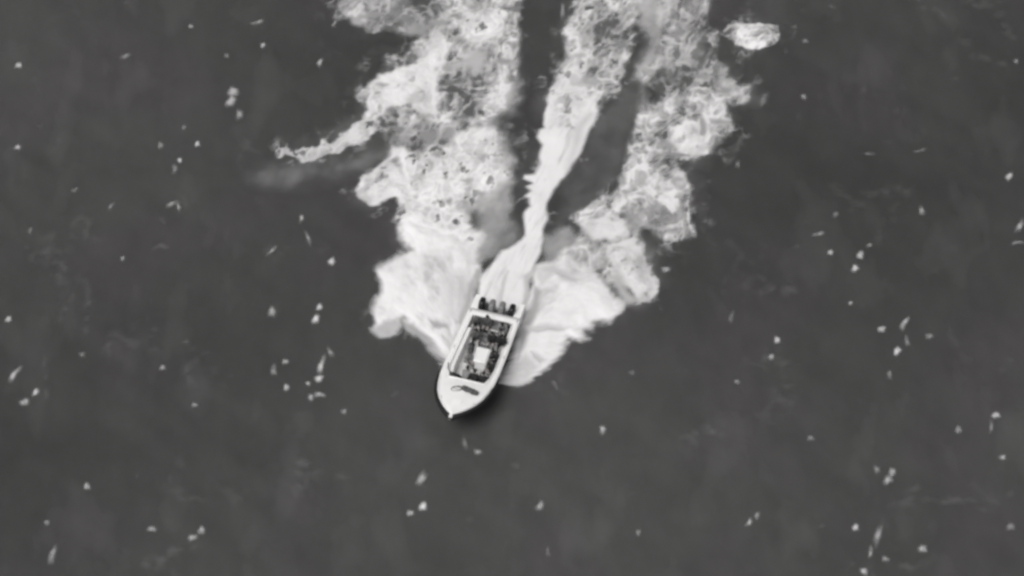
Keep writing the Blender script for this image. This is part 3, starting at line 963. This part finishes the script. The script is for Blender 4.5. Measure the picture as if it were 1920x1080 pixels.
def vest_mesh(lean):
    bm = bmesh.new()
    cl, sl_ = math.cos(lean), math.sin(lean)
    f = lambda x, y, z: Vector((x * cl + (z - .52) * sl_, y, .52 + (z - .52) * cl - x * sl_))
    for s_ in (-1, 1):
        limb(bm, [f(.02, s_ * .08, .66), f(.025, s_ * .09, .84), f(.02, s_ * .11, .99)], [.145, .155, .125])
    limb(bm, [f(-.07, -.07, 1.07), f(-.09, 0, 1.10), f(-.07, .07, 1.07)], [.07, .075, .07])
    me = bpy.data.meshes.new('life_jacket'); bm.to_mesh(me); bm.free()
    t_ = bpy.data.objects.new('tmp', me); COL.objects.link(t_)
    md = t_.modifiers.new('r', 'REMESH'); md.mode = 'VOXEL'; md.voxel_size = 0.022
    md = t_.modifiers.new('s', 'SMOOTH'); md.iterations = 3
    r_ = bpy.data.meshes.new_from_object(t_.evaluated_get(bpy.context.evaluated_depsgraph_get()))
    bpy.data.objects.remove(t_); bpy.data.meshes.remove(me)
    r_.materials.clear(); r_.materials.append(M['midcloth'])
    smoothshade(r_)
    return r_


VESTS = [vest_mesh(0.10), vest_mesh(0.42), vest_mesh(0.16)]
KN = ((.44, .15, .50), (.43, .15, .09))
POSES = [
    make_body('seated_body', 0.10, [((.10, .27, .76), (.33, .17, .645))] * 2, [KN, KN], 0.0),
    make_body('hunched_body', 0.42, [((.30, .26, .70), (.50, .14, .60))] * 2, [((.42, .19, .52), (.36, .19, .09))] * 2, 0.3),
    make_body('gripping_body', 0.16, [((.20, .30, .80), (.44, .26, .86)), ((.12, .30, .74), (.35, .20, .645))], [KN, ((.40, .20, .51), (.28, .21, .09))], -0.35),
]
CAPS = {}


def person(lx, ly, pose, rot, jacket, trouser, head, label, zseat):
    """lx, ly: hips in the boat frame; zseat: boat height of the seat top"""
    me, H, rt = POSES[pose]
    o = link('person', me)
    o.material_slots[0].link = 'OBJECT'; o.material_slots[0].material = M[jacket]
    o.material_slots[2].link = 'OBJECT'; o.material_slots[2].material = M[trouser]
    o.matrix_world = BM @ Matrix.Translation((lx, ly, zseat - 0.42)) @ Matrix.Rotation(rot, 4, 'Z')
    key = (pose, head)
    if key not in CAPS:
        CAPS[key] = cap_mesh(H, rt, head != 'hair')
    nm = 'hair' if head == 'hair' else 'cap'
    h = bpy.data.objects.new(nm, CAPS[key]); COL.objects.link(h)
    if not CAPS[key].materials:
        CAPS[key].materials.append(M['hair'] if head == 'hair' else M['blackcloth' if head == 'black' else 'midcloth'])
    md = h.modifiers.new('t', 'SOLIDIFY'); md.thickness = 0.008; md.offset = 1
    h.parent = o
    v = bpy.data.objects.new('life_jacket', VESTS[pose]); COL.objects.link(v)
    v.material_slots[0].link = 'OBJECT'; v.material_slots[0].material = M[jacket]
    v.parent = o
    tag(o, label, 'person', 'people seated in the speedboat')
    return o


CUSH = FZ + 0.465
SEAT = FZ + 0.415
person(sl.x - .05, sl.y, 0, 0.7, 'greycloth', 'greycloth', 'grey', 'person in bulky grey jacket and grey cap on jump seat by starboard locker', SEAT)
person(6.82, -0.22, 1, R(165), 'greycloth', 'midcloth', 'black', 'person in bulky grey jacket and black cap hunched on the forward locker seat, facing aft', SEAT)
person(6.86, 0.95, 2, R(190), 'darkcloth', 'trouser', 'hair', 'bareheaded dark-clothed person on the forward locker seat, port end', SEAT)
person(4.55, 1.10, 1, -0.5, 'darkcloth', 'blackcloth', 'hair', 'dark-clothed person hunched on the port side seat next to console', SEAT)
person(3.42, 0.50, 0, 0.0, 'darkcloth', 'blackcloth', 'hair', 'dark-clothed person in the middle of the bench behind the console', CUSH)
person(3.42, 1.10, 2, 0.0, 'darkcloth', 'blackcloth', 'black', 'dark-clothed capped person at the port end of bench behind console', CUSH)
person(3.42, -0.50, 2, 0.1, 'midcloth', 'darkcloth', 'hair', 'person in grey-black jacket at starboard end of bench behind console', CUSH)
person(2.22, -0.78, 1, 0.2, 'midcloth', 'darkcloth', 'grey', 'person with grey cap at starboard end of aft bench by the outboards', CUSH)


person(2.22, -0.15, 0, -0.1, 'midcloth', 'midcloth', 'hair', 'bareheaded person in grey jacket on the aft bench beside capped person', CUSH)
person(2.22, 0.80, 1, 0.1, 'greycloth', 'midcloth', 'black', 'person in pale grey jacket and black cap at port end of aft bench', CUSH)
person(5.55, 1.10, 0, -0.7, 'darkcloth', 'blackcloth', 'grey', 'dark-clothed person with grey cap on the forward part of port side seat', SEAT)
person(6.84, 0.38, 2, R(178), 'darkcloth', 'blackcloth', 'black', 'dark-clothed person in black cap squeezed between two others on locker seat', SEAT)


# ------------------------------------------------------------------ gear lying in the boat
def place(o, c, rot=0.0):
    o.matrix_world = BM @ Matrix.Translation(c) @ Matrix.Rotation(rot, 4, 'Z')


def duffel(L_, r_, mat, name, label):
    bm = bmesh.new()
    n_ = 9
    pts = [(-L_ / 2 + L_ * i / n_, 0.02 * math.sin(i * 1.7), r_ * 0.86) for i in range(n_ + 1)]
    rad = [r_ * (0.72 if i in (0, n_) else 1.0 + 0.07 * math.sin(i * 2.3)) for i in range(n_ + 1)]
    tube_path(bm, pts, rad, 12)
    for v in bm.verts:
        v.co.z = max(v.co.z * 0.9, 0.0)
    o = from_bm(name, bm, mat, None, 60)
    for xx in (-L_ * .22, L_ * .22):
        bm = bmesh.new()
        tube_path(bm, [(xx, r_ * 1.06 * math.cos(a), r_ * .78 + r_ * .98 * math.sin(a)) for a in [math.pi * (0.08 + .84 * k / 10) for k in range(11)]], 0.022, 5)
        from_bm('strap', bm, M['rubber'], o, 60)
    tag(o, label, 'bag')
    return o


c = loc(881, 735, gz(7.6) + 0.12)
place(duffel(1.05, 0.17, M['midcloth'], 'kit_bag', 'long dark grey kit bag lying across the foredeck'), (c.x, c.y, gz(c.x) + 0.075), R(78))
c = loc(957, 621, FZ + 0.3)
place(duffel(0.9, 0.19, M['darkcloth'], 'kit_bag', 'dark kit bag stowed against port coaming between the benches'), (c.x - 0.1, inner(c.x) - 0.2, FZ + 0.004), R(4))
c = loc(893, 711, FZ + 0.5)
place(duffel(0.62, 0.19, M['blackcloth'], 'holdall', 'black holdall on the locker seat against the cockpit\'s forward edge'), (CX1 - 0.3, -0.78, SEAT), R(80))
c = loc(886, 652, FZ + 0.2)
place(duffel(0.8, 0.17, M['midcloth'], 'kit_bag', 'grey kit bag on the sole between starboard locker and console'), (c.x, c.y - 0.1, FZ + 0.004), R(10))
c = loc(926, 619, FZ + 0.2)
place(duffel(0.7, 0.2, M['greycloth'], 'holdall', 'pale grey holdall on the sole between the two benches'), (c.x, c.y, FZ + 0.004), R(85))
c = loc(905, 617, FZ + 0.2)
place(duffel(0.6, 0.18, M['darkcloth'], 'holdall', 'dark holdall on the sole in front of the aft bench, starboard side'), (c.x, c.y, FZ + 0.004), R(60))
# mooring rope in an open coil on the foredeck
bm = bmesh.new()
pts = []
for i in range(64):
    a = 0.8 + 4.6 * i / 63 * 2.0
    r_ = 0.26 + 0.05 * math.sin(i * .31) - 0.0012 * i
    pts.append((r_ * math.cos(a), r_ * math.sin(a) * 1.1, 0.025 + 0.0007 * i))
for i in range(8):
    pts.append((pts[-1][0] + 0.05, pts[-1][1] + 0.02 * i, 0.03))
tube_path(bm, pts, 0.028, 6)
rp = from_bm('rope_coil', bm, M['rope'], None, 60)
c = loc(856, 730, gz(7.6) + 0.1)
place(rp, (c.x, c.y, gz(c.x) + 0.07), 0.6)
tag(rp, 'loose coil of dark mooring rope on the starboard side of foredeck', 'rope')
# line along the starboard coaming
bm = bmesh.new()
c = loc(862, 700, gz(6.3))
pts = [(c.x - .55 + 1.0 * t, -inner(c.x - .3 + .55 * t) - 0.12 + 0.55 * t * t + 0.03 * math.sin(9 * t), gz(c.x) + 0.05 + 0.05 * t) for t in [i / 16 for i in range(17)]]
tube_path(bm, pts, 0.032, 6)
ln = from_bm('mooring_line', bm, M['rope'], None, 60)
ln.matrix_world = BM
tag(ln, 'grey mooring line led round the starboard forward corner of cockpit', 'rope')

# ------------------------------------------------------------------ scattered whitecaps and flecks
# (px, py, length px, width px, angle deg in the picture, cover)
FLECK = [
    (35, 123, 14, 13, 0, .7), (33, 277, 15, 12, 60, .6), (358, 50, 10, 10, 0, .5), (370, 270, 12, 12, 0, .75), (337, 301, 11, 11, 0, .7),
    (437, 172, 22, 22, 80, .6), (433, 190, 26, 20, 60, .6), (448, 215, 26, 14, 75, .4), (483, 42, 28, 9, 15, .4), (493, 85, 12, 12, 0, .6), (600, 118, 20, 11, 80, .6), (627, 45, 14, 9, 80, .5),
    (565, 410, 20, 9, 80, .5), (622, 493, 18, 14, 40, .75), (301, 272, 16, 12, 80, .3), (322, 384, 30, 9, 25, .4), (335, 388, 20, 9, 100, .35), (327, 318, 20, 12, 80, .35), (510, 470, 26, 8, 45, .4),
    (578, 448, 34, 8, 110, .35), (230, 485, 10, 10, 0, .35), (235, 107, 22, 12, 15, .3), (208, 388, 18, 9, 70, .25), (140, 356, 14, 9, 0, .3), (57, 433, 14, 9, 90, .25), (425, 105, 12, 10, 0, .25),
    (16, 600, 14, 13, 0, .65), (28, 702, 32, 12, 55, .65), (46, 753, 20, 14, 35, .5), (67, 735, 16, 12, 35, .65), (163, 912, 14, 13, 0, .55), (155, 665, 16, 10, 0, .25),
    (88, 980, 12, 10, 0, .35), (99, 1042, 34, 13, 85, .5), (285, 993, 18, 12, 0, .4), (378, 997, 18, 13, 60, .45), (361, 1010, 18, 12, 10, .45), (305, 691, 12, 12, 0, .4),
    (365, 760, 12, 10, 0, .35), (510, 585, 22, 15, 80, .45), (599, 577, 14, 13, 0, .75), (592, 599, 20, 14, 75, .85), (535, 678, 13, 12, 0, .5), (514, 694, 24, 12, 100, .4), (537, 727, 13, 13, 0, .65),
    (603, 685, 36, 13, 85, .7), (598, 710, 18, 15, 0, .8), (578, 720, 11, 10, 0, .45), (583, 746, 12, 13, 0, .5), (599, 742, 20, 12, 5, .7), (620, 660, 26, 10, 130, .3),
    (790, 896, 30, 15, 55, .55), (793, 949, 17, 16, 0, .95), (769, 961, 14, 13, 0, .55), (1012, 950, 20, 13, 40, .55), (1130, 806, 16, 14, 90, .5), (896, 849, 16, 12, 0, .4),
    (645, 773, 12, 12, 0, .3), (1197, 999, 12, 12, 0, .25), (1028, 1034, 16, 9, 90, .22), (872, 832, 26, 12, 120, .2),
    (1595, 568, 10, 9, 0, .4), (1653, 618, 18, 13, 0, .6), (1696, 608, 28, 12, 60, .7), (1701, 640, 22, 10, 110, .35), (1682, 659, 17, 14, 40, .85), (1742, 631, 16, 12, 0, .3),
    (1457, 638, 14, 13, 0, .75), (1446, 670, 13, 12, 60, .45), (1382, 717, 12, 10, 0, .3), (1867, 780, 18, 12, 20, .65), (1858, 800, 24, 8, 80, .3), (1797, 806, 16, 13, 40, .35), (1880, 858, 14, 11, 0, .45),
    (1672, 885, 20, 13, 75, .5), (1665, 900, 20, 16, 30, .5), (1644, 880, 18, 12, 100, .25), (1420, 968, 16, 10, 40, .4), (1404, 980, 18, 10, 40, .5), (1604, 991, 14, 13, 0, .7), (1646, 1005, 44, 12, 75, .45), (1632, 1036, 26, 8, 70, .45),
    (1620, 1073, 16, 13, 0, .6), (1730, 1030, 16, 15, 0, .55), (1660, 1049, 14, 11, 0, .35), (1895, 988, 16, 14, 0, .28), (1520, 822, 12, 14, 90, .25), (1668, 705, 20, 10, 110, .3), (1372, 595, 26, 10, 60, .2),
    (1507, 183, 14, 12, 90, .35), (1892, 330, 17, 13, 40, .7), (1728, 397, 18, 14, 100, .35), (1535, 440, 24, 9, 15, .4), (1557, 475, 13, 12, 60, .5), (1613, 480, 18, 15, 80, .65), (1603, 505, 16, 14, 50, .7), (1629, 461, 14, 9, 50, .35),
    (1566, 405, 18, 11, 70, .25), (1384, 310, 22, 10, 90, .2), (1248, 505, 18, 13, 10, .45), (1912, 424, 34, 11, 50, .5), (1908, 456, 26, 8, 5, .35), (1905, 116, 12, 10, 0, .3), (1510, 78, 14, 12, 0, .2), (1725, 283, 28, 7, 8, .2), (1630, 286, 26, 8, 5, .18),
    (1017, 145, 18, 8, 5, .35), (1055, 22, 10, 34, 0, .28), (1322, 8, 10, 12, 0, .45), (345, 240, 10, 10, 0, .25), (1185, 700, 14, 10, 0, .15), (1040, 722, 24, 8, 120, .18),
]
rr = random.Random(3)


def fleck_geo(px, py, ln_, wd, ang, cov):
    """an irregular low crest of froth; returns verts, faces, cover"""
    c = at(px, py)
    k = 1.0 / (FPX / DIST)
    a = R(ang)
    vs_, fs, cv = [], [], []
    nseg, nring = 16, 5
    ph = [rr.random() * 6.28 for _ in range(4)]
    u = (math.cos(a), math.sin(a) / math.sin(DEP))
    v = (-math.sin(a), math.cos(a) / math.sin(DEP))
    for r_ in range(nring + 1):
        t = r_ / nring
        for s in range(nseg):
            th = 6.28318 * s / nseg
            wob = 1 + .10 * math.sin(2 * th + ph[0]) + .10 * math.sin(3 * th + ph[1]) + .06 * math.sin(5 * th + ph[2])
            rad = t * wob
            ct, st_ = math.cos(th), math.sin(th)
            lx = math.copysign(abs(ct) ** .8, ct) * rad * ln_ * .60 * k; ly = math.copysign(abs(st_) ** .8, st_) * rad * wd * .60 * k
            ly += wd * k * (.12 * math.sin(lx / (ln_ * k) * 4.0 + ph[1]) if ln_ > 1.5 * wd else 0)
            x = c.x + lx * u[0] + ly * v[0]; y = c.y + lx * u[1] + ly * v[1]
            z = float(sea_z(np.array([x]), np.array([y]))[0]) + .028 + .07 * (1 - t * t) * (.6 + .4 * math.sin(lx * 21 + ph[3]))
            vs_.append((x, y, z)); 
            bead = 1 - (.45 * (.5 + .5 * math.sin(lx / (wd * k) * 3.1 + ph[2])) if ln_ > 1.5 * wd else 0)
            cv.append(min(1, cov * 1.0) * (.5 + .5 * math.cos(math.pi * t)) * bead)
    for r_ in range(nring):
        for s in range(nseg):
            b = r_ * nseg
            fs.append((b + s, b + (s + 1) % nseg, b + nseg + (s + 1) % nseg, b + nseg + s))
    return vs_, fs, cv


def foam_mesh(name, vs_, fs, cv):
    me = bpy.data.meshes.new(name)
    me.from_pydata(vs_, [], fs); me.update()
    a = me.attributes.new('cover', 'FLOAT', 'POINT'); a.data.foreach_set('value', cv)
    smoothshade(me)
    return me


av, af, ac = [], [], []
for f in FLECK:
    g = fleck_geo(*f)
    if f[5] >= .44:
        c = at(f[0], f[1])
        o = link('whitecap', foam_mesh('whitecap', [(x - c.x, y - c.y, z) for x, y, z in g[0]], g[1], g[2]), M['foam'])
        o.location = (c.x, c.y, 0)
        q = BI @ c
        side = 'port' if q.y > 0 else 'starboard'
        far = 'far off' if abs(q.y) > 16 else 'off'
        if q.x > LEN + 1:
            where = 'ahead of the bow, towards its %s side' % side
        elif q.x > -4:
            where = '%s the %s beam' % (far, side)
        else:
            where = '%s the %s side of the wake' % (far, side)
        look = ('bright' if f[5] > .6 else 'dull') + (' elongated streak' if max(f[2], f[3]) > 1.6 * min(f[2], f[3]) else ' round fleck')
        tag(o, '%s of whitecap foam %s' % (look, where), 'whitecap', 'whitecaps scattered over the open water')
    else:
        b = len(av)
        av += g[0]; ac += g[2]; af += [tuple(i + b for i in q) for q in g[1]]
o = link('foam_flecks', foam_mesh('foam_flecks', av, af, ac), M['foam'])
tag(o, 'faint grey specks of spent foam dotted over the open water', 'foam', kind='stuff')
# barely visible lines of spent foam drifting on the open water
FX, FY = np.meshgrid(np.arange(-37, 37, .13), np.arange(-30, 40, .13))
UX = FX + 1.6 * fbm(FX, FY, 6, 3, 51) + 0.4 * fbm(FX, FY, 1.4, 2, 53)
UY = FY + 1.6 * fbm(FX, FY, 6, 3, 52) + 0.4 * fbm(FX, FY, 1.4, 2, 54)
lines = np.clip(1 - np.abs(fbm(UX * 1.5, UY * .75, 7, 2, 55)) * 9, 0, 1) ** 1.5
mask = sstep(0.02, 0.42, fbm(FX, FY, 7, 3, 56))
blot = sstep(0.0, .5, fbm(FX * 1.6, FY * .7, 5, 4, 57))
wisp = sstep(0.30, .55, fbm(UX, UY, 1.3, 3, 58)) * sstep(0.1, .4, fbm(FX, FY, 6, 2, 59))
film = 0.05 * lines * mask * sstep(-.15, .35, fbm(FX, FY, .8, 3, 64)) + 0.016 * blot + 0.12 * wisp * sstep(.2, .5, fbm(FX, FY, 3, 2, 60))
wq = at(560, 0); we = at(1480, 760)
film = film * (1 - (FX > -14) * (FX < 15) * (FY > at(960, 770).y) * 0.55)
fc = np.maximum.reduce([film[:-1, :-1], film[1:, :-1], film[:-1, 1:], film[1:, 1:]])
rx_ = np.cos(HEAD) * (FX - Ps.x) + np.sin(HEAD) * (FY - Ps.y); ry_ = -np.sin(HEAD) * (FX - Ps.x) + np.cos(HEAD) * (FY - Ps.y)
off = ~((rx_ > -1) & (rx_ < LEN + .3) & (np.abs(ry_) < 1.9))
o = link('foam_film', grid_mesh('foam_film', FX, FY, sea_z(FX, FY) + 0.014, (fc > .006) & off[:-1, :-1], film), M['foam'])
tag(o, 'faint grey streaks of spent foam drifting on the open water', 'foam', kind='stuff')
